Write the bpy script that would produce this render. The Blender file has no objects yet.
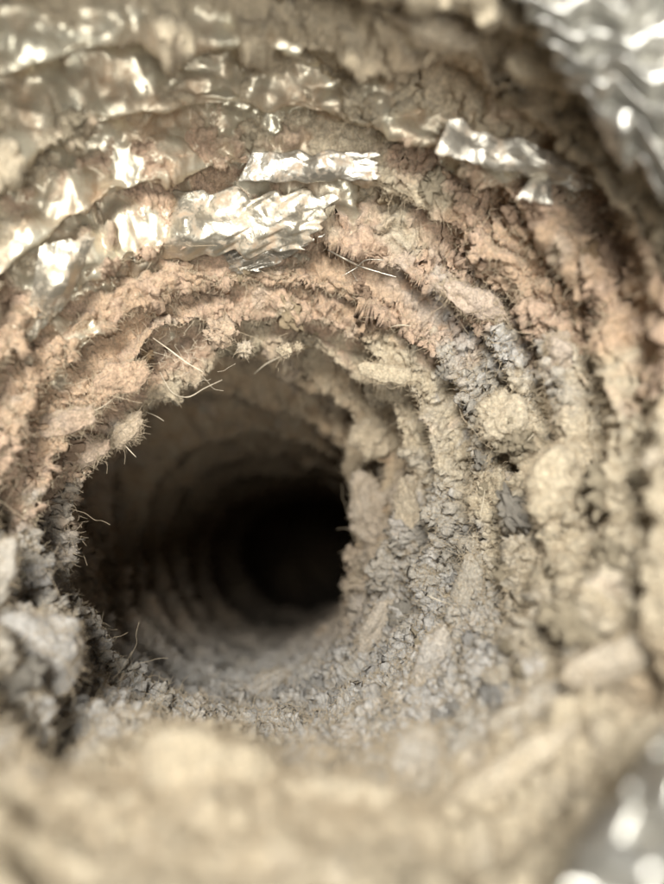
import bpy, math, random
import numpy as np
from mathutils import Vector, Matrix

# ------------------------------------------------------------------ camera, light, exposure
U = 0.017                      # one working unit in metres; the duct is about 10 cm wide
FPX, CX, CY = 640.0, 332.0, 442.0
sc = bpy.context.scene
cam_d = bpy.data.cameras.new('camera')
cam = bpy.data.objects.new('camera', cam_d)
sc.collection.objects.link(cam)
cam.rotation_euler = (math.radians(90), 0, 0)
cam_d.sensor_width = 36
cam_d.lens = FPX / 884 * 36
cam_d.clip_start = 0.002
cam_d.clip_end = 10
cam_d.dof.use_dof = True
cam_d.dof.focus_distance = 9.6 * U
cam_d.dof.aperture_fstop = 6.6
sc.camera = cam

w = bpy.data.worlds.new('World'); sc.world = w; w.use_nodes = True
bg = w.node_tree.nodes['Background']
bg.inputs['Color'].default_value = (1.0, 0.985, 0.96, 1)
bg.inputs['Strength'].default_value = 0.24

def area(name, loc, target, size, power, color, sy=None):
    ld = bpy.data.lights.new(name, 'AREA'); ld.energy = power; ld.color = color
    ld.shape = 'RECTANGLE'; ld.size = size * U; ld.size_y = (sy or size) * U
    o = bpy.data.objects.new(name, ld); sc.collection.objects.link(o)
    o.location = Vector(loc) * U
    o.rotation_euler = (Vector(target) - Vector(loc)).to_track_quat('-Z', 'Y').to_euler()
    return o
area('window_light', (-1.8, -10, 6.2), (-0.5, 9, -0.4), 5.0, 2.7, (1.0, 0.975, 0.90), 4.5)
area('fill_light', (2.6, -9.0, -3.6), (-0.7, 10, 1.2), 5.0, 0.92, (1.0, 0.975, 0.90))  # added fill from below, no source seen; lifts the bore and upper folds

sc.view_settings.view_transform = 'Standard'
sc.view_settings.look = 'None'
sc.view_settings.gamma = 1
sc.view_settings.exposure = -0.42
sc.view_settings.use_curve_mapping = False
sc.render.engine = 'CYCLES'
sc.cycles.max_bounces = 6
sc.cycles.diffuse_bounces = 3
sc.cycles.use_adaptive_sampling = True
sc.cycles.adaptive_threshold = 0.03
sc.cycles.sample_clamp_indirect = 4
sc.cycles.use_denoising = True

rnd = random.Random(7)
rng = np.random.default_rng(11)

# ------------------------------------------------------------------ noise
_perm = rng.permutation(256).astype(np.int32)
_perm = np.concatenate([_perm, _perm, _perm])
_g = rng.normal(size=(256, 3)).astype(np.float32)
_g /= np.linalg.norm(_g, axis=1, keepdims=True)

def perlin(p):
    """gradient noise, p (...,3) float32 -> about -1..1"""
    sh = p.shape[:-1]
    p = p.reshape(-1, 3).astype(np.float32)
    out = np.empty(len(p), np.float32)
    step = 200000
    for a in range(0, len(p), step):
        q = p[a:a + step]
        i = np.floor(q).astype(np.int32); f = q - i
        i &= 255
        w_ = f * f * f * (f * (f * 6 - 15) + 10)
        acc = 0
        for dx in (0, 1):
            hx = _perm[i[:, 0] + dx]; wx = w_[:, 0] if dx else 1 - w_[:, 0]
            for dy in (0, 1):
                hy = _perm[hx + i[:, 1] + dy]; wy = w_[:, 1] if dy else 1 - w_[:, 1]
                for dz in (0, 1):
                    h = _perm[hy + i[:, 2] + dz] & 255
                    wz = w_[:, 2] if dz else 1 - w_[:, 2]
                    g = _g[h]
                    d = g[:, 0] * (f[:, 0] - dx) + g[:, 1] * (f[:, 1] - dy) + g[:, 2] * (f[:, 2] - dz)
                    acc = acc + d * wx * wy * wz
        out[a:a + step] = acc
    return (out * 1.5).reshape(sh)

def fbm(p, o=4, gain=0.5):
    s, a, t = 0, 1, 0
    for k in range(o):
        s = s + a * perlin(p * (2.03 ** k) + 17.3 * k); t += a; a *= gain
    return s / t * 1.3

def billow(p):                       # round lumps with sharp creases, 0..1
    return np.minimum(1, np.abs(perlin(p)) * 2.0)

def smooth(a, b, x):
    t = np.clip((x - a) / (b - a), 0, 1); return t * t * (3 - 2 * t)

_dir = rng.normal(size=(10, 3)); _dir /= np.linalg.norm(_dir, axis=1, keepdims=True)
def crumple(p, o=0.0, n=6):
    """crumpled foil: flat facets meeting in straight creases that run every way"""
    wq = p + 0.12 * np.stack([perlin(p * 0.8 + o), perlin(p * 0.8 + o + 9), perlin(p * 0.8 + o + 19)], -1)
    h = 0
    for k in range(n):
        x = wq @ _dir[k] * (0.75 + 0.35 * k) + k * 0.37 + o
        a = np.clip(0.5 + 1.2 * perlin(p * 0.9 + 31 * k + o), 0, 1) / (0.8 + 0.45 * k)
        h = h + a * (np.abs(x - np.floor(x) - 0.5) * 2 - 0.5)
    return h

def unproj(px, py, d):
    return np.stack([(px - CX) / FPX * d, d, -(py - CY) / FPX * d], -1)

# ------------------------------------------------------------------ materials
def lin(c):
    return tuple(((x / 255) / 12.92 if x / 255 <= 0.04045 else ((x / 255 + 0.055) / 1.055) ** 2.4) for x in c)

def nt(name):
    m = bpy.data.materials.new(name); m.use_nodes = True
    return m, m.node_tree, m.node_tree.nodes['Principled BSDF']

def N(t, kind, **kw):
    n = t.nodes.new(kind)
    for k, v in kw.items():
        if k.startswith('i_'):
            n.inputs[k[2:].replace('_', ' ')].default_value = v
        else: setattr(n, k, v)
    return n

def mk_lining():
    """lint over foil: attribute col = colour of the lint, painted dimmer in the bore, attribute foil = where the foil lies bare"""
    m, t, b = nt('lint_and_foil')
    L = t.links.new
    col = N(t, 'ShaderNodeAttribute', attribute_name='col')
    fo = N(t, 'ShaderNodeAttribute', attribute_name='foil')
    tc = N(t, 'ShaderNodeTexCoord')
    n1 = N(t, 'ShaderNodeTexNoise', i_Scale=1400.0, i_Detail=6.0, i_Roughness=0.7)
    n2 = N(t, 'ShaderNodeTexNoise', i_Scale=420.0, i_Detail=5.0, i_Roughness=0.65)
    n3 = N(t, 'ShaderNodeTexNoise', i_Scale=3600.0, i_Detail=3.0, i_Roughness=0.6)
    for n in (n1, n2, n3): L(tc.outputs['Object'], n.inputs['Vector'])
    # colour flecks: fibres and dust of the lint
    r1 = N(t, 'ShaderNodeMapRange', i_From_Min=0.32, i_From_Max=0.68, i_To_Min=0.60, i_To_Max=1.30)
    L(n1.outputs['Fac'], r1.inputs['Value'])
    r2 = N(t, 'ShaderNodeMapRange', i_From_Min=0.3, i_From_Max=0.7, i_To_Min=0.82, i_To_Max=1.15)
    L(n2.outputs['Fac'], r2.inputs['Value'])
    mul = N(t, 'ShaderNodeMath', operation='MULTIPLY'); L(r1.outputs[0], mul.inputs[0]); L(r2.outputs[0], mul.inputs[1])
    sc_ = N(t, 'ShaderNodeVectorMath', operation='SCALE'); L(col.outputs['Color'], sc_.inputs[0]); L(mul.outputs[0], sc_.inputs['Scale'])
    # dust specks on the bare foil
    foilc = N(t, 'ShaderNodeMix', data_type='RGBA')
    foilc.inputs['A'].default_value = (0.66, 0.62, 0.50, 1); foilc.inputs['B'].default_value = (0.44, 0.33, 0.23, 1)
    n4 = N(t, 'ShaderNodeTexNoise', i_Scale=95.0, i_Detail=6.0, i_Roughness=0.7); L(tc.outputs['Object'], n4.inputs['Vector'])
    f4 = N(t, 'ShaderNodeMapRange', i_From_Min=0.42, i_From_Max=0.66); L(n4.outputs['Fac'], f4.inputs['Value']); L(f4.outputs[0], foilc.inputs['Factor'])
    # noisy edge between lint and foil
    ad = N(t, 'ShaderNodeMath', operation='ADD'); L(fo.outputs['Fac'], ad.inputs[0])
    ms = N(t, 'ShaderNodeMapRange', i_From_Min=0.3, i_From_Max=0.7, i_To_Min=-0.28, i_To_Max=0.28); L(n1.outputs['Fac'], ms.inputs['Value'])
    L(ms.outputs[0], ad.inputs[1])
    mk = N(t, 'ShaderNodeMapRange', i_From_Min=0.38, i_From_Max=0.62); L(ad.outputs[0], mk.inputs['Value'])
    mx = N(t, 'ShaderNodeMix', data_type='RGBA'); L(mk.outputs[0], mx.inputs['Factor'])
    L(sc_.outputs[0], mx.inputs['A']); L(foilc.outputs['Result'], mx.inputs['B'])
    L(mx.outputs['Result'], b.inputs['Base Color'])
    mt = N(t, 'ShaderNodeMath', operation='MULTIPLY'); L(mk.outputs[0], mt.inputs[0]); mt.inputs[1].default_value = 0.6
    L(mt.outputs[0], b.inputs['Metallic'])
    ro = N(t, 'ShaderNodeMapRange', i_To_Min=0.95, i_To_Max=0.30); L(mk.outputs[0], ro.inputs['Value']); 
    ra = N(t, 'ShaderNodeMath', operation='MULTIPLY_ADD'); L(f4.outputs[0], ra.inputs[0]); ra.inputs[1].default_value = 0.35; L(ro.outputs[0], ra.inputs[2]); L(ra.outputs[0], b.inputs['Roughness'])
    b.inputs['Specular IOR Level'].default_value = 0.25
    sw = N(t, 'ShaderNodeMapRange', i_To_Min=0.14, i_To_Max=0.0); L(mk.outputs[0], sw.inputs['Value']); L(sw.outputs[0], b.inputs['Sheen Weight']); b.inputs['Sheen Roughness'].default_value = 0.6
    # relief
    inv = N(t, 'ShaderNodeMapRange', i_To_Min=1.0, i_To_Max=0.12); L(mk.outputs[0], inv.inputs['Value'])
    a3 = N(t, 'ShaderNodeMath', operation='MULTIPLY_ADD'); L(n3.outputs['Fac'], a3.inputs[0]); a3.inputs[1].default_value = 0.45; L(n1.outputs['Fac'], a3.inputs[2])
    bp = N(t, 'ShaderNodeBump', i_Distance=0.0006); L(a3.outputs[0], bp.inputs['Height']); L(inv.outputs[0], bp.inputs['Strength'])
    L(bp.outputs['Normal'], b.inputs['Normal'])
    return m
M_LIN = mk_lining()

def mk_tuft(name, c, var=0.10):
    m, t, b = nt(name); L = t.links.new
    tc = N(t, 'ShaderNodeTexCoord'); oi = N(t, 'ShaderNodeObjectInfo')
    n1 = N(t, 'ShaderNodeTexNoise', i_Scale=1300.0, i_Detail=6.0, i_Roughness=0.7); L(tc.outputs['Object'], n1.inputs['Vector'])
    r = N(t, 'ShaderNodeMapRange', i_From_Min=0.32, i_From_Max=0.68, i_To_Min=0.7, i_To_Max=1.25); L(n1.outputs['Fac'], r.inputs['Value'])
    r2 = N(t, 'ShaderNodeMapRange', i_To_Min=1 - var, i_To_Max=1 + var); L(oi.outputs['Random'], r2.inputs['Value'])
    mu = N(t, 'ShaderNodeMath', operation='MULTIPLY'); L(r.outputs[0], mu.inputs[0]); L(r2.outputs[0], mu.inputs[1])
    s = N(t, 'ShaderNodeVectorMath', operation='SCALE'); s.inputs[0].default_value = c; L(mu.outputs[0], s.inputs['Scale'])
    L(s.outputs[0], b.inputs['Base Color']); b.inputs['Roughness'].default_value = 0.95; b.inputs['Specular IOR Level'].default_value = 0.2
    n3 = N(t, 'ShaderNodeTexNoise', i_Scale=2600.0, i_Detail=4.0, i_Roughness=0.7); L(tc.outputs['Object'], n3.inputs['Vector'])
    bp = N(t, 'ShaderNodeBump', i_Distance=0.0008, i_Strength=0.9); L(n3.outputs['Fac'], bp.inputs['Height']); L(bp.outputs['Normal'], b.inputs['Normal'])
    return m

PINK = lin((200, 172, 148)); BEIGE = lin((204, 190, 165)); GREY = lin((184, 177, 166)); PALE = lin((214, 204, 190))
TAN = lin((200, 180, 150)); BROWN = lin((186, 158, 126)); COOL = lin((196, 192, 187)); OLIVE = lin((194, 178, 152))
MT = {k: mk_tuft('lint_' + k, v) for k, v in dict(pink=PINK, beige=BEIGE, grey=GREY, pale=PALE, tan=TAN, brown=BROWN, cool=COOL).items()}

def mk_foil(name, rough=0.28, dust=0.35, tint=(0.84, 0.82, 0.76, 1)):
    m, t, b = nt(name); L = t.links.new
    tc = N(t, 'ShaderNodeTexCoord')
    n = N(t, 'ShaderNodeTexNoise', i_Scale=260.0, i_Detail=6.0, i_Roughness=0.7); L(tc.outputs['Object'], n.inputs['Vector'])
    f = N(t, 'ShaderNodeMapRange', i_From_Min=0.62 - dust * 0.35, i_From_Max=0.72 - dust * 0.2); L(n.outputs['Fac'], f.inputs['Value'])
    mx = N(t, 'ShaderNodeMix', data_type='RGBA'); mx.inputs['A'].default_value = tint; mx.inputs['B'].default_value = (*lin((176, 156, 134)), 1)
    L(f.outputs[0], mx.inputs['Factor']); L(mx.outputs['Result'], b.inputs['Base Color'])
    mt = N(t, 'ShaderNodeMapRange', i_To_Min=0.82, i_To_Max=0.05); L(f.outputs[0], mt.inputs['Value']); L(mt.outputs[0], b.inputs['Metallic'])
    ro = N(t, 'ShaderNodeMapRange', i_To_Min=rough, i_To_Max=0.9); L(f.outputs[0], ro.inputs['Value']); L(ro.outputs[0], b.inputs['Roughness'])
    n3 = N(t, 'ShaderNodeTexNoise', i_Scale=1500.0, i_Detail=3.0); L(tc.outputs['Object'], n3.inputs['Vector'])
    bp = N(t, 'ShaderNodeBump', i_Distance=0.0004, i_Strength=0.35); L(n3.outputs['Fac'], bp.inputs['Height']); L(bp.outputs['Normal'], b.inputs['Normal'])
    return m
M_FOIL = mk_foil('dusty_foil', 0.36, 0.38, (0.60, 0.56, 0.47, 1))
M_CLEAN = mk_foil('bright_foil', 0.34, 0.3, (0.50, 0.47, 0.41, 1))

def mk_fibre(name, c):
    m, t, b = nt(name); b.inputs['Base Color'].default_value = (*c, 1); b.inputs['Roughness'].default_value = 0.6
    b.inputs['Specular IOR Level'].default_value = 0.4
    return m
M_CORNER = mk_foil('outer_foil', 0.30, 0.0, (0.46, 0.45, 0.42, 1))
M_FIB = mk_fibre('pale_fibre', lin((222, 210, 188)))
M_FIBD = mk_fibre('dusty_fibre', lin((190, 174, 150)))

# ------------------------------------------------------------------ object helpers
def link(name, data, parent=None):
    o = bpy.data.objects.new(name, data); sc.collection.objects.link(o)
    if parent: o.parent = parent
    return o
def tag(o, label=None, cat=None, group=None, kind=None):
    if label: o['label'] = label
    if cat: o['category'] = cat
    if group: o['group'] = group
    if kind: o['kind'] = kind
    return o
def grid_mesh(name, P, wrap, mat, attrs=None):
    """P (rows, cols, 3) in working units"""
    r, c = P.shape[:2]
    me = bpy.data.meshes.new(name)
    idx = np.arange(r * c).reshape(r, c)
    if wrap:
        a = idx[:-1]; b_ = np.roll(idx, -1, 1)[:-1]; d = idx[1:]; e = np.roll(idx, -1, 1)[1:]
    else:
        a, b_, d, e = idx[:-1, :-1], idx[:-1, 1:], idx[1:, :-1], idx[1:, 1:]
    q = np.stack([a, d, e, b_], -1).reshape(-1, 4)
    me.vertices.add(r * c); me.vertices.foreach_set('co', (P * U).astype(np.float32).ravel())
    me.loops.add(q.size); me.loops.foreach_set('vertex_index', q.astype(np.int32).ravel())
    me.polygons.add(len(q)); me.polygons.foreach_set('loop_start', np.arange(0, q.size, 4, dtype=np.int32))
    me.polygons.foreach_set('loop_total', np.full(len(q), 4, np.int32))
    me.polygons.foreach_set('use_smooth', np.ones(len(q), bool))
    me.update(calc_edges=True)
    for k, v in (attrs or {}).items():
        if v.ndim == 3:
            at = me.attributes.new(k, 'FLOAT_COLOR', 'POINT')
            at.data.foreach_set('color', np.concatenate([v, np.ones(v.shape[:2] + (1,))], -1).astype(np.float32).ravel())
        else:
            at = me.attributes.new(k, 'FLOAT', 'POINT'); at.data.foreach_set('value', v.astype(np.float32).ravel())
    me.materials.append(mat)
    return me

# ------------------------------------------------------------------ the lint-lined duct
# each row: depth, then how far the wall stands from the axis in eight directions (right, down-right, down, ... up-right)
ST = [
    (120.0, [3, 3, 3, 3, 3, 3, 3, 3]),
    (60.0, [84, 72, 60, 52, 50, 48, 50, 68]),
    (40.0, [86, 76, 78, 84, 82, 70, 62, 74]),
    (30.0, [86, 78, 86, 104, 106, 90, 76, 80]),
    (24.5, [84, 78, 92, 118, 127, 114, 92, 88]),
    (20.0, [80, 80, 100, 132, 150, 142, 112, 97]),
    (16.5, [74, 84, 112, 150, 176, 196, 136, 108]),
    (13.8, [66, 86, 124, 174, 202, 246, 174, 126]),
    (11.8, [98, 114, 148, 192, 222, 200, 206, 162]),
    (10.2, [142, 150, 172, 218, 258, 240, 236, 188]),
    (9.0, [184, 190, 196, 246, 300, 290, 268, 234]),
    (8.0, [224, 232, 214, 276, 344, 340, 312, 286]),
    (7.1, [266, 276, 232, 306, 390, 400, 384, 342]),
    (6.2, [312, 326, 256, 342, 450, 480, 442, 404]),
    (5.3, [362, 384, 290, 390, 530, 570, 500, 470]),
    (4.4, [430, 460, 340, 460, 630, 690, 590, 560]),
    (3.6, [540, 580, 430, 570, 780, 860, 730, 700]),
]
NEARER = [1.04, 0.86, 0.72, 0.86, 1.0, 1.24, 1.36, 1.22]      # the outer rows come closer at the bottom
K = len(ST)
DEP = np.array([s[0] for s in ST]); RAD = np.array([s[1] for s in ST], float)
DD = DEP[:, None] * (1 + (np.array(NEARER)[None] - 1) * smooth(12, 5.5, DEP)[:, None])
DD = DD * (1 - np.array([0, 0, 0, .12, .20, .13, .04, 0])[None] * smooth(14.6, 11.8, DEP)[:, None])    # the left lip stands forward
PX0, PY0 = 290.0, 550.0

def cat(p0, p1, p2, p3, t):
    return 0.5 * ((2 * p1) + (-p0 + p2) * t + (2 * p0 - 5 * p1 + 4 * p2 - p3) * t * t + (-p0 + 3 * p1 - 3 * p2 + p3) * t ** 3)
def table(T, th, s):
    """periodic in th, both cubic; th, s same shape"""
    a = np.mod(th / (2 * np.pi) * 8, 8); i = np.floor(a).astype(int); f = a - i
    k = np.clip(np.floor(s).astype(int), 0, K - 2); g = s - k
    rows = []
    for dk in (-1, 0, 1, 2):
        kk = np.clip(k + dk, 0, K - 1)
        rows.append(cat(*[T[kk, np.mod(i + di, 8)] for di in (-1, 0, 1, 2)], f))
    return cat(*rows, g)
GRO = np.array([.6, .6, .6, .55, .5, .45, .45, .46, .44, .44, .42, .40, .38, .40, .40, .36, .3])   # groove depth per rib

def base(th, s):
    """a point of the wall, its depth along the duct and the radial direction"""
    # the crests wander in and out of line
    ph = np.stack([np.cos(th) * 2.2, np.sin(th) * 2.2, s * 0.55], -1)
    wob = perlin(ph + 3.1) * 0.36 + perlin(ph * np.array([2.6, 2.6, 2.2]) + 9.4) * 0.26 + perlin(ph * np.array([8., 8., 2.5]) + 1.4) * 0.10
    ss = np.clip(s + wob * smooth(3, 6, s), 0, K - 1.001)
    u = np.mod(ss, 1.0); k0 = np.floor(ss)
    # a shelf: the face rises to the groove at nearly one depth, then the next crest comes forward over it
    flat = smooth(0.3, 0.95, np.sin(th + 0.12)) * smooth(11.0, 12.6, s)
    top = smooth(0.3, 0.95, -np.sin(th + 0.6)) * smooth(11.6, 12.6, s)
    left = smooth(0.55, 0.95, -np.cos(th + 0.25)) * smooth(8.6, 9.6, s); ur = smooth(0.6, 0.95, np.cos(th + 0.75)) * smooth(11, 12.2, s)
    low = smooth(0.1, 0.8, np.sin(th + 0.15)) * smooth(6.2, 8.0, s)
    st = np.interp(s, [6, 8.5], [0.66, 0.84]) * np.clip(1 + 0.5 * perlin(ph * 1.3 + 70), 0.4, 1.1) * (1 - 0.72 * low) * (1 - 0.8 * flat) * (1 - 0.25 * top) * (1 - 0.35 * ur)
    sr = k0 + (1 - st) * u + st * smooth(0.0, 0.80, u); sd = k0 + (1 - st) * u + st * smooth(0.42, 1.0, u)
    r = table(RAD, th, sr); d = table(DD, th, sd)
    u = np.where(u < 0.72, u / 0.72 * 0.5, 0.5 + (u - 0.72) / 0.28 * 0.5)
    h = (1 - np.cos(2 * np.pi * u)) * 0.5 * (1 - 0.8 * low) * (1 - 0.5 * smooth(0.2, 0.8, np.cos(th))) * (1 - 0.85 * flat) * (1 - 0.25 * top) * (1 - 0.7 * left) * (1 - 0.5 * ur)
    A = np.interp(s, np.arange(K), GRO) * np.clip(1 + 1.3 * perlin(ph * 1.9 + 40), 0.15, 2.2)
    r = r + h * A / d * FPX
    px = PX0 + np.cos(th) * r; py = PY0 + np.sin(th) * r
    return unproj(px, py, d), px, py, d, h

def normals(P, wrap=True):
    if wrap: a = np.roll(P, -1, 1) - np.roll(P, 1, 1)
    else: a = np.gradient(P, axis=1)
    b_ = np.gradient(P, axis=0)
    n = np.cross(a, b_); n /= np.linalg.norm(n, axis=-1, keepdims=True) + 1e-12
    return n

NTH = 1440
steps = [10, 14, 18, 22, 26, 30, 34, 44, 60, 66, 66, 66, 66, 60, 50, 36]
s_rows = np.concatenate([k + np.arange(n) / n for k, n in enumerate(steps)] + [[K - 1.0]])
starts = np.concatenate([[0], np.cumsum(steps)])
TH, SS = np.meshgrid(np.arange(NTH) / NTH * 2 * np.pi, s_rows)
B, bpx, bpy_, bd, bh = base(TH, SS)

def blob(px, py, cx, cy, rx, ry, ang=0):
    a = math.radians(ang); x = px - cx; y = py - cy
    u = x * math.cos(a) + y * math.sin(a); v = -x * math.sin(a) + y * math.cos(a)
    return np.exp(-((u / rx) ** 2 + (v / ry) ** 2))

def zones(px, py, P, s):
    """colour of the lint with the bore painted dimmer and where the foil lies bare, both fixed on the wall"""
    n1 = fbm(P * 0.9, 4); n2 = fbm(P * 2.6 + 31, 4); n3 = fbm(P * 1.6 + 77, 3)
    C = np.ones(px.shape + (3,)) * np.array(BEIGE)
    def mixin(col, wt):
        nonlocal C
        wt = np.clip(wt, 0, 1)[..., None]; C = C * (1 - wt) + np.array(col) * wt
    # grey lint over the lower and middle wall
    g = blob(px, py, 300, 700, 260, 110) * 1.5 + blob(px, py, 60, 620, 120, 150) * 1.1 + blob(px, py, 430, 560, 90, 200, 12) * 0.8 \
        + blob(px, py, 480, 330, 110, 70, 30) * 0.7 + blob(px, py, 60, 430, 60, 60) * 0.9
    mixin(GREY, smooth(0.35, 0.9, g + n1 * 0.7))
    mixin(COOL, smooth(0.5, 0.9, g * 0.6 + n2 * 0.9))
    mixin(TAN, smooth(0.25, 0.6, n2 + n1 * 0.6 - 0.12) * 0.75 * smooth(300, 420, px + 0.35 * (py - 400)))
    # pinkish brown lint over the upper folds
    p_ = blob(px, py, 560, 260, 190, 62, 40) * 1.6 + blob(px, py, 370, 290, 130, 60, 12) * 1.3 + blob(px, py, 190, 190, 110, 45, -15) \
        + blob(px, py, 120, 330, 150, 70, -30) * 1.2 + blob(px, py, 30, 400, 90, 120) + blob(px, py, 120, 130, 160, 60, -20) * 0.8
    mixin(PINK, smooth(0.35, 0.8, p_ + n3 * 0.8))
    mixin(BROWN, smooth(0.35, 0.75, p_ * 0.55 + n2 * 0.9) * 0.5)
    mixin(OLIVE, smooth(160, 60, py) * smooth(0.1, 0.5, 0.4 + n1) * 0.8)
    mixin(BROWN, smooth(8.8, 6.5, s) * (0.62 + 0.6 * n2) * smooth(680, 600, py))  # brown bore lint, mixed in stronger to paint the deep bore dimmer
    # the yellow-beige felt at the rim
    mixin(BEIGE, smooth(0.3, 0.7, (blob(px, py, 230, 885, 420, 85) + blob(px, py, 190, 800, 90, 50)) * 1.4 + n1 * 0.35) * 0.9)
    mixin(COOL, blob(px, py, 480, 325, 95, 32, 38) * 1.1 * smooth(-.3, .2, n2))
    mixin(BROWN, blob(px, py, 640, 676, 26, 30) + 0.7 * blob(px, py, 450, 72, 62, 26, 22) + 0.7 * blob(px, py, 575, 185, 95, 20, 52) + 0.6 * blob(px, py, 548, 818, 62, 12, -35))  # browner over the right pit, upper grooves and lower crease
    mixin(PALE, smooth(0.3, 0.65, n3 + n2 * 0.5) * 0.35)
    f = blob(px, py, 235, 215, 95, 30, -12) * 1.5 + blob(px, py, 60, 260, 70, 110, 25) * 1.15 + blob(px, py, 210, 90, 190, 60) * 0.95 \
        + blob(px, py, 500, 160, 90, 34, 22) * 1.2 + blob(px, py, 310, 170, 80, 20) * 0.9 + blob(px, py, 40, 60, 110, 80) * 0.9 \
        + blob(px, py, 380, 110, 60, 30, 20) * 0.8
    f = f + blob(px, py, 130, 110, 200, 110) * 0.6
    f = np.clip(f, 0, 1.3) + n2 * 1.25 + n3 * 0.8 - 0.42
    return C, np.clip(f, 0, 1), smooth(0.35, 0.9, g + n1 * 0.7)

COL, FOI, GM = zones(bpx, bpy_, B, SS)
foilw = smooth(0.3, 0.6, FOI)
nrm = normals(B)
# make the normals point to the axis
inner = np.stack([PX0 - bpx, np.zeros_like(bpx), -(PY0 - bpy_)], -1)
sgn = np.sign((nrm * inner).sum(-1).mean()); nrm *= sgn
lint = 1 - foilw
big = fbm(B * 0.8 + 5, 3) * 0.26
Q_ = np.stack([np.cos(TH) * 3.4, np.sin(TH) * 3.4, SS * 1.7], -1) + 0.5 * np.stack([perlin(B * 1.3 + 3), perlin(B * 1.3 + 23), perlin(B * 1.3 + 43)], -1)
lump = (billow(Q_) - 0.4) * 0.24 + (billow(B * 3.1 + 8) - 0.4) * 0.12
ridge_only = 0.35 + 0.65 * (1 - bh)
# thin overlapping flakes of lint, each with a sharp far edge
phi = SS * 3.6 + 0.9 * fbm(np.stack([np.cos(TH) * 3.2, np.sin(TH) * 3.2, SS * 0.6], -1) + 60, 3) + 0.25 * perlin(B * 3 + 70)
fr = phi - np.floor(phi)
flk = (1 - fr) ** 0.8 * np.minimum(1, fr / 0.07) - 0.4
flk_a = np.clip(0.55 + 1.0 * perlin(B * 0.9 + 90) + 0.5 * perlin(B * 2.6 + 95), 0.05, 1.4) * 0.25 * np.interp(SS, [6, 8.5], [.5, 1]) * (0.5 + 0.5 * smooth(150, 300, bpx))
big = big + flk * flk_a * lint
disp = big * (0.3 + 0.7 * lint) + lump * (0.25 + 0.75 * lint) * ridge_only
cr = crumple(B * 0.75, 0.0, 4) * 0.18 + crumple(B * 1.15, 5.0, 5) * 0.11 + crumple(B * 2.3, 9.0, 5) * 0.045
felt = blob(bpx, bpy_, 230, 850, 420, 120)
felt = np.clip(felt + 0.5 * smooth(-.1, .5, perlin(B * 0.5 + 200)) * smooth(500, 600, bpx), 0, 1)
disp = disp * (1 - 0.6 * felt) + 0.22 * felt * perlin(B * 0.7 + 9)
disp = disp + cr * foilw
# pits, folds and the mounds of the near rim
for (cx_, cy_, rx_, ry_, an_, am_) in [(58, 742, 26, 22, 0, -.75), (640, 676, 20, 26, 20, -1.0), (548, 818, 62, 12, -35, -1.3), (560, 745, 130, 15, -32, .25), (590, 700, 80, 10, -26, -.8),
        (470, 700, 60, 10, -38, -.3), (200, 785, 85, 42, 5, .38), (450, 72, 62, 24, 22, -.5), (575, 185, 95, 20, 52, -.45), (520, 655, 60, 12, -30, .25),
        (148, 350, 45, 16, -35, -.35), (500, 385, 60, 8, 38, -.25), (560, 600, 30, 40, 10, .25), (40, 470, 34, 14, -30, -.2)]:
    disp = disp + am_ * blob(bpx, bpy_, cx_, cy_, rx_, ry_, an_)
fadeD = np.interp(bd, [3, 8, 12, 18, 40], [0.85, 1.0, 1.0, 0.75, 1.0])
P1 = B + nrm * (disp * fadeD)[..., None]
n2_ = normals(P1) * sgn
# second pass: smaller clods and shaggy crumbs, leaning off the surface
p2 = P1
den = 0.35 + 0.9 * smooth(-0.35, 0.35, fbm(P1 * 1.3 + 300, 2) + 0.5 * (GM - 0.45))       # matted here, crumbly there
sm = (billow(p2 * 6.5 + 4) - 0.4) * 0.11 + fbm(p2 * 9 + 12, 3, 0.6) * 0.08 + (billow(p2 * 15 + 4) - 0.4) * 0.035 + perlin(p2 * 32) * 0.028
sm = sm * den * (1 - 0.6 * felt)
P2 = P1 + n2_ * (sm * lint + 0.006 * perlin(p2 * 20) * foilw)[..., None]
# sideways drag makes small overhangs
P2 = P2 + np.stack([perlin(P1 * 5 + 101), perlin(P1 * 5 + 131), perlin(P1 * 5 + 171)], -1) * (0.035 * lint)[..., None]
n3_ = normals(P2) * sgn

P2[0] = P2[0].mean(0)
duct = bpy.data.objects.new('foil_duct', None); sc.collection.objects.link(duct)
duct.location = (0, 12 * U, 0)
tag(duct, 'crinkled foil duct seen down its bore, every rib caked with grey, beige and pink lint', 'duct')
OFF = np.array([0, 12.0, 0])
names = {13: 'rib with bare crinkled foil and pinkish lint along its upper side', 14: 'blurred outer rib with foil showing through olive lint at the top',
         8: 'rib at the mouth of the dark bore with a ragged overhanging lip', 15: 'outermost rib, yellowish felted lint at the bottom'}
ribs = []
for k in range(len(steps)):
    a, b_ = starts[k], starts[k + 1] + 1
    # each rib reaches from groove to groove
    sh = 0
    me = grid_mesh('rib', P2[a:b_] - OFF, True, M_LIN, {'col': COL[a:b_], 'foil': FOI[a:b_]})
    o = link('rib', me, duct)
    if k in names: o['label'] = names[k]
    ribs.append(o)

# ------------------------------------------------------------------ where things sit on the wall
vis_px = CX + P2[..., 0] / P2[..., 1] * FPX
vis_py = CY - P2[..., 2] / P2[..., 1] * FPX
def at(px, py, near=None):
    """nearest wall point on the line of sight through a photo position"""
    d2 = (vis_px - px) ** 2 + (vis_py - py) ** 2
    ok = d2 < 5.0 ** 2
    if not ok.any(): ok = d2 <= d2.min() * 1.2
    dep = np.where(ok, P2[..., 1], 1e9)
    i = np.unravel_index(np.argmin(dep), dep.shape)
    return Vector(P2[i]), Vector(n3_[i]).normalized(), i

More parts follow.
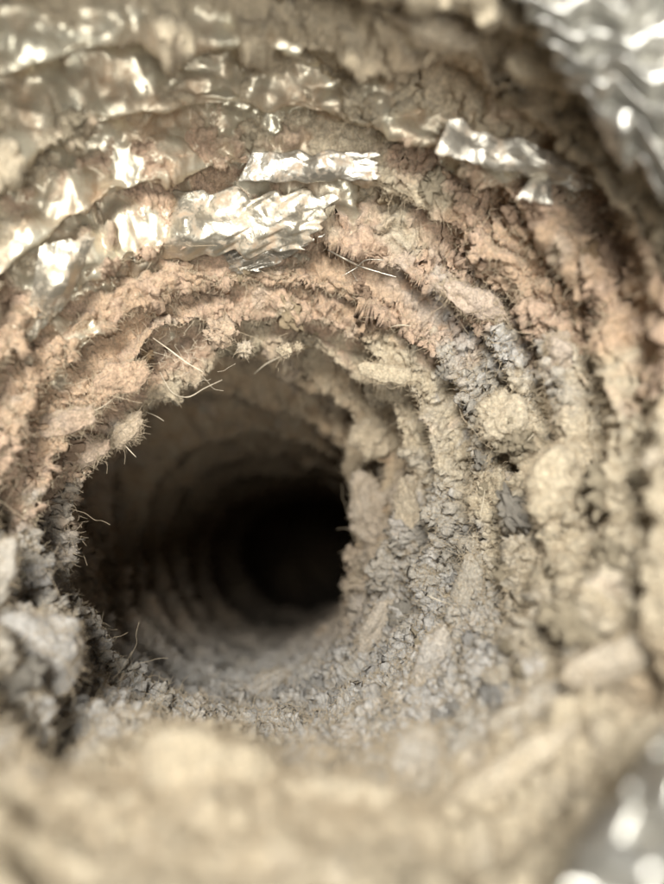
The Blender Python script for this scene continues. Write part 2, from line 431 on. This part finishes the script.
# ------------------------------------------------------------------ lint clods
def ico(sub):
    import bmesh
    bm = bmesh.new(); bmesh.ops.create_icosphere(bm, subdivisions=sub, radius=1)
    v = np.array([x.co[:] for x in bm.verts]); f = [[q.index for q in p.verts] for p in bm.faces]; bm.free()
    return v, f
ICO = {k: ico(k) for k in (3, 4, 5, 6)}
def clod(name, mat, seed, sub=4, sx=1, sy=1, sz=1, rough=1.0, size=1.0, freq=1.0):
    """one shaggy clod, radius about 1 working unit * size before object scale"""
    v, f = ICO[4 if sub == 'tuft' else sub]
    o = seed * 13.7
    r = 1 + 0.34 * fbm(v * 1.1 * freq + o, 3)
    ax = np.array([sx, sy, sz]); p = v * r[:, None] * ax * size
    v = v / ax; v /= np.linalg.norm(v, axis=1, keepdims=True)
    p += v * ((billow(p / size * 1.3 / max(ax) ** 0.5 + o) - .4) * (0.15 + 0.2 * rough + (0.5 if max(ax) < 0.25 else 0)) * min(ax) * size)[:, None]
    if sub == 3 or sub == 'tuft':
        q = p / size
        q = q + v * ((billow(q * 1.7 + o) - .4) * 0.5 + (billow(q * 3.6 + o) - .4) * 0.30 + fbm(q * 5 + o, 3, .6) * 0.22)[:, None]
        p = (q + np.stack([perlin(q * 2 + o + 5), perlin(q * 2 + o + 25), perlin(q * 2 + o + 45)], -1) * 0.3) * size
    g = size * (3.0 if sub == 3 else 1.0)      # grain of the lint, the same size on every clod
    q = p * (3.0 / size if sub == 3 else 1.0)
    am = rough * min(1.0, 2.2 * min(sx, sy, sz)) / (9.0 if sub == 3 else 1.0) * (3.0 if sub == 3 else 1.0)
    if sub == 'tuft': am = 0
    p += v * ((billow(q * 3.1 + o) - .4) * 0.16 + (billow(q * 6.5 + o) - .4) * 0.10 + fbm(q * 9 + o, 3, .6) * 0.08 + (billow(q * 15 + o) - .4) * 0.035)[:, None] * am
    p += np.stack([perlin(q * 4 + o + 5), perlin(q * 4 + o + 25), perlin(q * 4 + o + 45)], -1) * 0.06 * am
    me = bpy.data.meshes.new(name); me.from_pydata((p * U).tolist(), [], f); me.update()
    me.polygons.foreach_set('use_smooth', np.ones(len(f), bool)); me.materials.append(mat)
    return me

def colour_key(c):
    best, bk = 9, 'grey'
    for k, v in dict(pink=PINK, beige=BEIGE, grey=GREY, pale=PALE, tan=TAN, brown=BROWN, cool=COOL).items():
        e = sum(abs(a - b) for a, b in zip(c, v))
        if e < best: best, bk = e, k
    return bk
tuft_meshes = {k: [clod('lint_tuft', MT[k], i * 7 + j, 'tuft', 1.0, 0.8, 0.5, 1.1) for i in range(4)] for j, k in enumerate(MT)}
for o_k in range(8, 14):
    a, b_ = starts[o_k], starts[o_k + 1]
    cnt = 18
    tries = 0
    while cnt and tries < 400:
        tries += 1
        i = rnd.randrange(a + 2, b_ - 1); j = rnd.randrange(NTH)
        if not (-20 < vis_px[i, j] < 690 and -20 < vis_py[i, j] < 910): continue
        if foilw[i, j] > 0.25 or felt[i, j] > 0.3: continue
        cnt -= 1
        n = Vector(n3_[i, j]); p = Vector(P2[i, j])
        key = colour_key(COL[i, j])
        o = link('lint_tuft', rnd.choice(tuft_meshes[key]), ribs[o_k])
        s_ = rnd.uniform(0.07, 0.20) * (1.0 if o_k > 8 else 1.4)
        q = n.to_track_quat('Z', 'Y') @ Matrix.Rotation(rnd.uniform(0, 6.28), 3, 'Z').to_quaternion()
        o.rotation_euler = q.to_euler()
        o.scale = (s_ * rnd.uniform(0.8, 1.6), s_, s_ * rnd.uniform(0.7, 1.1))
        o.location = (p - Vector(OFF) + n * s_ * 0.05) * U

CLODS = [
    # px, py, half width px, half height px, tilt, colour, lift, label
    (366, 512, 17, 34, -8, 'pale', .4, 'pale smooth lint clod forming the right lip of the black bore'),
    (352, 462, 10, 20, 15, 'beige', .3, 'small pale lint clod just above the right lip of the black bore'),
    (409, 512, 11, 38, -6, 'tan', .3, 'tall tan lint roll right of the pale lip clod'),
    (374, 440, 18, 22, 10, 'beige', .3, 'rounded beige lint clod up and right of the black bore'),
    (432, 658, 15, 34, 25, 'tan', .35, 'fuzzy tan lint roll slanting on the grey lower right wall'),
    (370, 628, 11, 30, 30, 'tan', .3, 'narrow tan lint roll below the right lip of the bore'),
    (266, 679, 19, 9, -22, 'tan', .5, 'smooth tan flake lying on the grey lint below the bore'),
    (466, 590, 13, 40, 8, 'beige', .3, 'long beige lint ridge clod between grey tufts on the right wall'),
    (221, 334, 15, 13, 20, 'pink', 1.1, 'pinkish lint clod hanging at the top of the dark mouth'),
    (245, 349, 8, 7, -30, 'pale', 1.0, 'small pale lint crumb beside the hanging pinkish clod'),
    (285, 351, 7, 7, 0, 'beige', 1.0, 'tiny round beige lint ball at the upper edge of the dark mouth'),
    (298, 347, 4, 4, 0, 'beige', 1.0, 'tiniest lint crumb beside the round beige lint ball'),
    (92, 452, 22, 12, -30, 'grey', .5, 'ragged grey lint clod on the left lip of the dark mouth'),
    (32, 660, 46, 50, 0, 'cool', .4, 'soft blurred blue-grey lint ball at the lower left'),
    (8, 565, 12, 34, 10, 'pale', .9, 'blurred white lint wad at the left edge'),
    (205, 775, 62, 42, 8, 'beige', .8, 'broad blurred beige lint mound at the bottom'),
    (330, 800, 80, 26, 4, 'beige', .3, 'flat blurred beige lint pad at the bottom right of the broad mound'),
    (420, 755, 24, 34, 20, 'pale', .8, 'blurred pale lint wad at the foot of the lower right wall'),
    (540, 700, 56, 22, -28, 'pale', 1.5, 'large blurred beige lint wad lying slantwise at lower right'),
    (612, 652, 60, 17, -24, 'pale', 1.5, 'uppermost pale lint fold slanting towards the right edge'),
    (500, 765, 90, 15, -34, 'pale', 2.0, 'long blurred lint roll below the slanting beige wad'),
    (555, 480, 26, 34, 10, 'beige', .4, 'beige lint clod at mid height on the outer right wall'),
    (650, 458, 10, 8, -30, 'pale', 1.5, 'bright white lint crumb at the right edge'),
    (505, 420, 34, 26, 30, 'beige', .4, 'cracked beige lint cake under the grey shelf on the right'),
    (470, 300, 40, 14, 25, 'grey', .4, 'cool grey lint shelf below the pink band'),
    (385, 370, 30, 9, 12, 'beige', .5, 'thin beige lint shelf at the top right of the dark mouth'),
    (555, 65, 46, 24, 15, 'beige', .8, 'blurred yellowish lint wad near the top right corner'),
    (430, 25, 52, 22, 20, 'beige', .8, 'blurred beige lint wad at the top edge'),
    (130, 430, 20, 10, -50, 'pink', .5, 'pink lint crust on the upper left lip of the dark mouth'),
    (115, 380, 34, 15, -35, 'pink', .5, 'rust-pink lint cake on the upper left shelf'),
    (70, 425, 32, 14, -15, 'grey', .6, 'pale grey fluff laid over the pink lint at left'),
    (560, 350, 16, 22, -35, 'pink', .3, 'pink lint crust below the upper right outer groove'),
]
CN = []
for n_, (px, py, hw, hh, tilt, key, lift, lab) in enumerate(CLODS):
    p, n, i = at(px, py)
    if hw < 16 and lift >= 1:            # crumbs that hang free from the lip above them
        d_ = min(at(px + a, py - b)[0].y for a in (-12, 0, 12) for b in (0, 15, 30)) + 0.05
        p = Vector(unproj(float(px), float(py), d_))
    d = p.y
    k = d / FPX
    me = clod('lint_clod', MT[key], 100 + n_, 'tuft', 1, .8, hh / hw, 1, hw * k * 0.9) if hw < 16 and lift >= 1 else clod('lint_clod', MT[key], 100 + n_, 5 if max(hw, hh) > 12 else 4, hw * k, min(hw, hh) * k * 0.8, hh * k, (0.12 if key == 'cool' else 0.3) if max(hw, hh) > 24 and (py > 600 or py < 100 or px > 540) else 0.9, 1.0, max(0.8, max(hw, hh) * k * 1.3))
    nv = len(me.vertices)
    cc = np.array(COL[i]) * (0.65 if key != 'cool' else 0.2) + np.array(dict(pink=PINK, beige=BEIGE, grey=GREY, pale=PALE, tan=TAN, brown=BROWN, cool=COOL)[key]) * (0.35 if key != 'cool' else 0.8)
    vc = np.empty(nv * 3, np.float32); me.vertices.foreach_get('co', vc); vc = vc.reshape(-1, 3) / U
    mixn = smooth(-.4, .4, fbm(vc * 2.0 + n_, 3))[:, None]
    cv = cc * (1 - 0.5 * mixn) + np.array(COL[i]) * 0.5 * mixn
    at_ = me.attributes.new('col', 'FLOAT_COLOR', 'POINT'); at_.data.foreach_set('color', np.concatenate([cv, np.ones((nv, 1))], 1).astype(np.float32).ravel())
    me.materials.clear(); me.materials.append(M_LIN)
    vn = np.empty(nv * 3, np.float32); me.vertices.foreach_get('normal', vn); vn = vn.reshape(-1, 3)
    q_ = rng.choice(nv, min(nv, int((60 if hw < 16 else 400) + 2600 * min(1, hw * hh * k * k * 2))), replace=False)
    ca, sa = math.cos(math.radians(tilt)), math.sin(math.radians(tilt))
    RM = np.array([[ca, 0, sa], [0, 1, 0], [-sa, 0, ca]])
    CN.append((vc[q_] @ RM.T + np.array(p - Vector((0, (lift * 0.8 - .52) * min(hw, hh) * k * 0.6, 0))), vn[q_] @ RM.T))
    o = link('lint_clod', me)
    o.rotation_euler = (0, math.radians(tilt), 0)
    o.location = (p - Vector((0, (lift * 0.8 - .52) * min(hw, hh) * k * 0.6, 0))) * U
    tag(o, lab, 'lint clod', 'lint clods stuck to the duct wall')

# ------------------------------------------------------------------ foil flaps, folds and sheets
def sheet(name, quad, mat, parent, nu=90, nv=40, amp=0.1, fu=7, fv=3, curl=0.0, label=None, seed=0, pleat=0, ragged=0.12, thick=0.012):
    """a torn crinkled foil sheet through four corners given as (px, py, depth)"""
    c = [np.array(unproj(*[float(x) for x in q])) for q in quad]
    u, v = np.meshgrid(np.linspace(0, 1, nu), np.linspace(0, 1, nv))
    e = (perlin(np.stack([u * 7, v * 0 + seed, v * 0], -1)) * ragged)
    e2 = (perlin(np.stack([v * 6, v * 0 + seed + 9, v * 0], -1)) * ragged * 0.5)
    e3 = perlin(np.stack([u * 9, v * 0 + seed + 3, v * 0], -1)) * ragged * 0.8
    vv_ = v * (1 + e) + (1 - v) * e3; uu_ = u * (1 + e2)
    P = (1 - uu_)[..., None] * ((1 - vv_)[..., None] * c[0] + vv_[..., None] * c[3]) + uu_[..., None] * ((1 - vv_)[..., None] * c[1] + vv_[..., None] * c[2])
    n = np.cross(c[1] - c[0], c[3] - c[0]); n /= np.linalg.norm(n)
    if n[1] > 0: n = -n
    w1 = perlin(np.stack([u * 3, v * 2, u * 0 + seed], -1)); w2 = perlin(np.stack([u * 3, v * 2, u * 0 + seed + 40], -1))
    h = crumple(P * 0.9, seed * 1.7, 5) * amp * 1.6 + crumple(P * 2.0, seed * 2.3, 5) * amp * 0.6
    h = h + np.sin(np.pi * u) * np.sin(np.pi * v) * curl
    if pleat: h = h + amp * 1.6 * np.abs(np.sin((v * pleat + w1 * 1.2) * np.pi)) ** 0.7
    P = P + n * h[..., None]
    me = grid_mesh(name, P - (OFF if parent else 0), False, mat)
    o = link(name, me, parent)
    md = o.modifiers.new('thickness', 'SOLIDIFY'); md.thickness = thick * U
    if label: o['label'] = label
    return o
def dz(px, py): return at(px, py)[0].y
d1 = dz(310, 165) - 0.15
sheet('foil_fold', [(238, 182, d1), (380, 180, d1), (374, 153, d1 - .1), (252, 152, d1 - .1)], M_CLEAN, duct, 110, 30, 0.08, 5, 1, 0.08, 'thin silvery foil fold along the top of the lint', 3, 0, .2)
d1 = dz(230, 230) - 0.2
sheet('foil_flap', [(110, 262, d1 + .1), (306, 250, d1 + .25), (335, 196, d1), (175, 190, d1 - .1)], M_FOIL, duct, 130, 60, 0.13, 4, 2, 0.25, 'dusty foil flap hanging over the pink lint', 5, 0, .2)
d1 = dz(250, 262) - 0.1
sheet('foil_flap', [(150, 272, d1 + .2), (262, 272, d1 + .1), (330, 232, d1 - .1), (200, 246, d1)], M_CLEAN, duct, 90, 30, 0.07, 6, 2, 0.1, 'creased bright underside below the dusty foil flap', 8, 0, .25)
d1 = dz(60, 290) - 0.25
sheet('foil_flap', [(22, 352, d1 + .2), (70, 300, d1 + .2), (95, 235, d1), (40, 245, d1 - .2)], M_FOIL, duct, 60, 60, 0.10, 2, 2, 0.15, 'upright creased foil flap at the left', 12, 0, .06)
d1 = dz(510, 155) - 0.3
sheet('foil_flap', [(435, 152, d1), (600, 195, d1), (590, 165, d1 - .1), (450, 118, d1 - .1)], M_CLEAN, duct, 90, 30, 0.09, 4, 1, 0.08, 'bright blurred foil strip under the upper right groove', 15, 0, .3)
sheet('foil_flap', [(515, 200, d1), (552, 205, d1), (548, 178, d1), (530, 180, d1)], M_CLEAN, duct, 24, 24, 0.06, 2, 2, 0.05, None, 17, 0, .3)
sheet('foil_sheet', [(470, -60, 5.3), (790, -70, 5.0), (790, 300, 5.0), (605, 150, 5.5)], M_CORNER, duct, 140, 160, 0.16, 3, 8, 0.2, 'pleated bright foil wall at the upper right corner', 21, 6, .12)
sheet('foil_sheet', [(540, 900, 3.3), (760, 940, 3.2), (740, 690, 3.3), (650, 735, 3.6)], M_CORNER, duct, 120, 100, 0.10, 6, 5, 0.2, 'crumpled bright foil wall at the lower right corner', 27, 2, .1)

# ------------------------------------------------------------------ fibres and hairs
def curves_obj(name, lines, radii, mat, parent=None):
    cd = bpy.data.hair_curves.new(name)
    cd.add_curves([len(l) for l in lines])
    cd.points.foreach_set('position', (np.concatenate(lines) * U).astype(np.float32).ravel())
    at_ = cd.attributes.get('radius') or cd.attributes.new('radius', 'FLOAT', 'POINT')
    at_.data.foreach_set('value', (np.concatenate(radii) * U).astype(np.float32))
    cd.materials.append(mat)
    return link(name, cd, parent)
# the nap: very many short fibres standing off the lint
rows_w = np.interp(s_rows, [5, 7, 9, 12.5, 14, 16], [0, .6, 1, 1, .3, 0])
NF = 190000
pi_ = rng.choice(len(s_rows), NF, p=rows_w / rows_w.sum()); pj = rng.integers(0, NTH, NF)
keep = (foilw[pi_, pj] < 0.4) & (vis_px[pi_, pj] > -30) & (vis_px[pi_, pj] < 700) & (vis_py[pi_, pj] > -30) & (vis_py[pi_, pj] < 920)
pi_, pj = pi_[keep], pj[keep]
root = np.concatenate([P2[pi_, pj]] + [c_[0] for c_ in CN]); nn = np.concatenate([n3_[pi_, pj]] + [c_[1] for c_ in CN])
L_ = rng.gamma(2.0, 0.022, len(root))[:, None] + 0.025
L_ = np.minimum(L_, 0.09)
dirv = nn * 0.7 + rng.normal(size=root.shape) * 0.75; dirv /= np.linalg.norm(dirv, axis=1, keepdims=True)
bend = rng.normal(size=root.shape) * 1.0
pts = np.stack([root - nn * 0.01 + dirv * L_ * t + bend * L_ * t * t * 0.6 for t in (0, .33, .66, 1)], 1)
ru = np.array([.0028, .0025, .0020, .0012])
rr_ = [ru] * len(pts); pts = list(pts)
# longer stray fibres lying over the lint
for q in rng.choice(len(root), 800, replace=False):
    a = root[q] + nn[q] * 0.03; tng = np.cross(nn[q], rng.normal(size=3)); tng /= np.linalg.norm(tng) + 1e-9
    l_ = rng.uniform(.2, .75); sd_ = np.cross(nn[q], tng); cv_ = rng.normal() * 0.25
    pts.append(np.stack([a + tng * l_ * t + sd_ * l_ * cv_ * t * t + nn[q] * (0.10 * math.sin(3.1 * t) * rng.uniform(.2, 1.2)) for t in np.linspace(0, 1, 6)]))
    rr_.append(np.full(6, .0026))
nap = curves_obj('lint_nap', pts, rr_, M_FIBD)
tag(nap, 'fine pale fuzz of loose fibres standing off the lint all over the duct wall', 'lint fuzz', None, 'stuff')

def tube(pts, r, mat, name, seg=6):
    """a mesh fibre along control points (working units), tapered"""
    pts = np.array(pts, float)
    t = np.linspace(0, len(pts) - 1, max(12, len(pts) * 6)); k = np.clip(np.floor(t).astype(int), 0, len(pts) - 2); f = (t - k)[:, None]
    g = lambda i: pts[np.clip(i, 0, len(pts) - 1)]
    Q = cat(g(k - 1), g(k), g(k + 1), g(k + 2), f)
    T = np.gradient(Q, axis=0); T /= np.linalg.norm(T, axis=1, keepdims=True) + 1e-9
    a = np.cross(T, [0.3, 1, 0.2]); a /= np.linalg.norm(a, axis=1, keepdims=True); b_ = np.cross(T, a)
    rr = r * (0.35 + 0.65 * np.sin(np.pi * np.clip(np.linspace(0.06, 0.94, len(Q)), 0, 1)))
    th = np.arange(seg) / seg * 2 * np.pi
    P = Q[:, None] + rr[:, None, None] * (np.cos(th)[None, :, None] * a[:, None] + np.sin(th)[None, :, None] * b_[:, None])
    return grid_mesh(name, P, True, mat)
HAIRS = [
    ([(153, 338), (170, 350), (186, 362), (203, 372)], .011, 'thick white thread end drooping across the dark mouth', 'thread'),
    ([(160, 372), (172, 392), (188, 397), (205, 388), (222, 380)], .008, 'fine looping fibre under the drooping thread', 'fibre'),
    ([(254, 374), (266, 364), (280, 357)], .009, 'straight pale fibre beside the round beige lint ball', 'fibre'),
    ([(114, 430), (124, 444), (136, 457)], .009, 'straight hair crossing the upper left lip of the mouth', 'hair'),
    ([(146, 412), (156, 416), (164, 421)], .007, 'short hair above the crossing hair at the upper left lip', 'hair'),
    ([(116, 470), (122, 460), (126, 448)], .006, 'short upright hair below the crossing hair', 'hair'),
    ([(82, 412), (98, 409), (112, 400)], .006, 'thin fibre lying on the grey fluff at left', 'fibre'),
    ([(391, 327), (400, 325), (411, 326)], .007, 'short pale fibre on the beige shelf above the mouth', 'fibre'),
    ([(520, 448), (527, 441), (534, 434)], .007, 'short pale fibre on the cracked beige lint cake', 'fibre'),
    ([(480, 517), (483, 502), (485, 490)], .007, 'upright pale fibre on the right wall between grey tufts', 'fibre'),
    ([(235, 735), (252, 737), (270, 739), (282, 742)], .008, 'long pale fibre lying flat on the grey lint at the bottom', 'fibre'),
    ([(427, 595), (438, 600), (452, 605)], .007, 'curved pale fibre on the grey lower right wall', 'fibre'),
    ([(328, 250), (345, 259), (362, 267), (396, 277)], .018, 'bright creased foil sliver crossing the upper pink lint', 'foil sliver'),
    ([(342, 276), (356, 268), (366, 260), (384, 260)], .012, 'second finer foil sliver crossing the bright one', 'foil sliver'),
    ([(345, 262), (352, 272), (357, 281)], .006, 'hairline foil splinter under the crossed slivers', 'foil sliver'),
]
for pts_, r, lab, cat_ in HAIRS:
    ds = [at(*q)[0].y for q in pts_]
    lo = min(ds) - 0.12
    P3 = [unproj(q[0], q[1], max(lo, min(x, lo + 0.35)) - 0.06) for q, x in zip(pts_, ds)]
    nm = cat_.replace(' ', '_')
    o = link(nm, tube(P3, r, M_CLEAN if 'foil' in cat_ else M_FIB, nm))
    tag(o, lab, cat_)
# cobweb-like wisps round the drooping thread
wl, wr = [], []
DW = min(dz(x, y) for x in (160, 180, 200, 220) for y in (330, 345, 360)) - 0.02
for k in range(26):
    a = np.array([rnd.gauss(188, 20), rnd.gauss(362, 12)]); b_ = a + np.array([rnd.gauss(0, 16), rnd.gauss(0, 9)])
    d0 = DW + rnd.uniform(-.1, .1)
    m_ = (a + b_) / 2 + np.array([rnd.gauss(0, 4), rnd.gauss(0, 4)])
    wl.append(np.array([unproj(a[0], a[1], d0), unproj(*((a + m_) / 2 + 1), d0), unproj(m_[0], m_[1], d0 + .03), unproj(b_[0], b_[1], d0)]))
    wr.append(np.full(4, 0.0018))
o = curves_obj('lint_wisp', wl, wr, M_FIB)
tag(o, 'cobweb-like tangle of fine fibres around the drooping white thread', 'lint wisp', None, 'stuff')
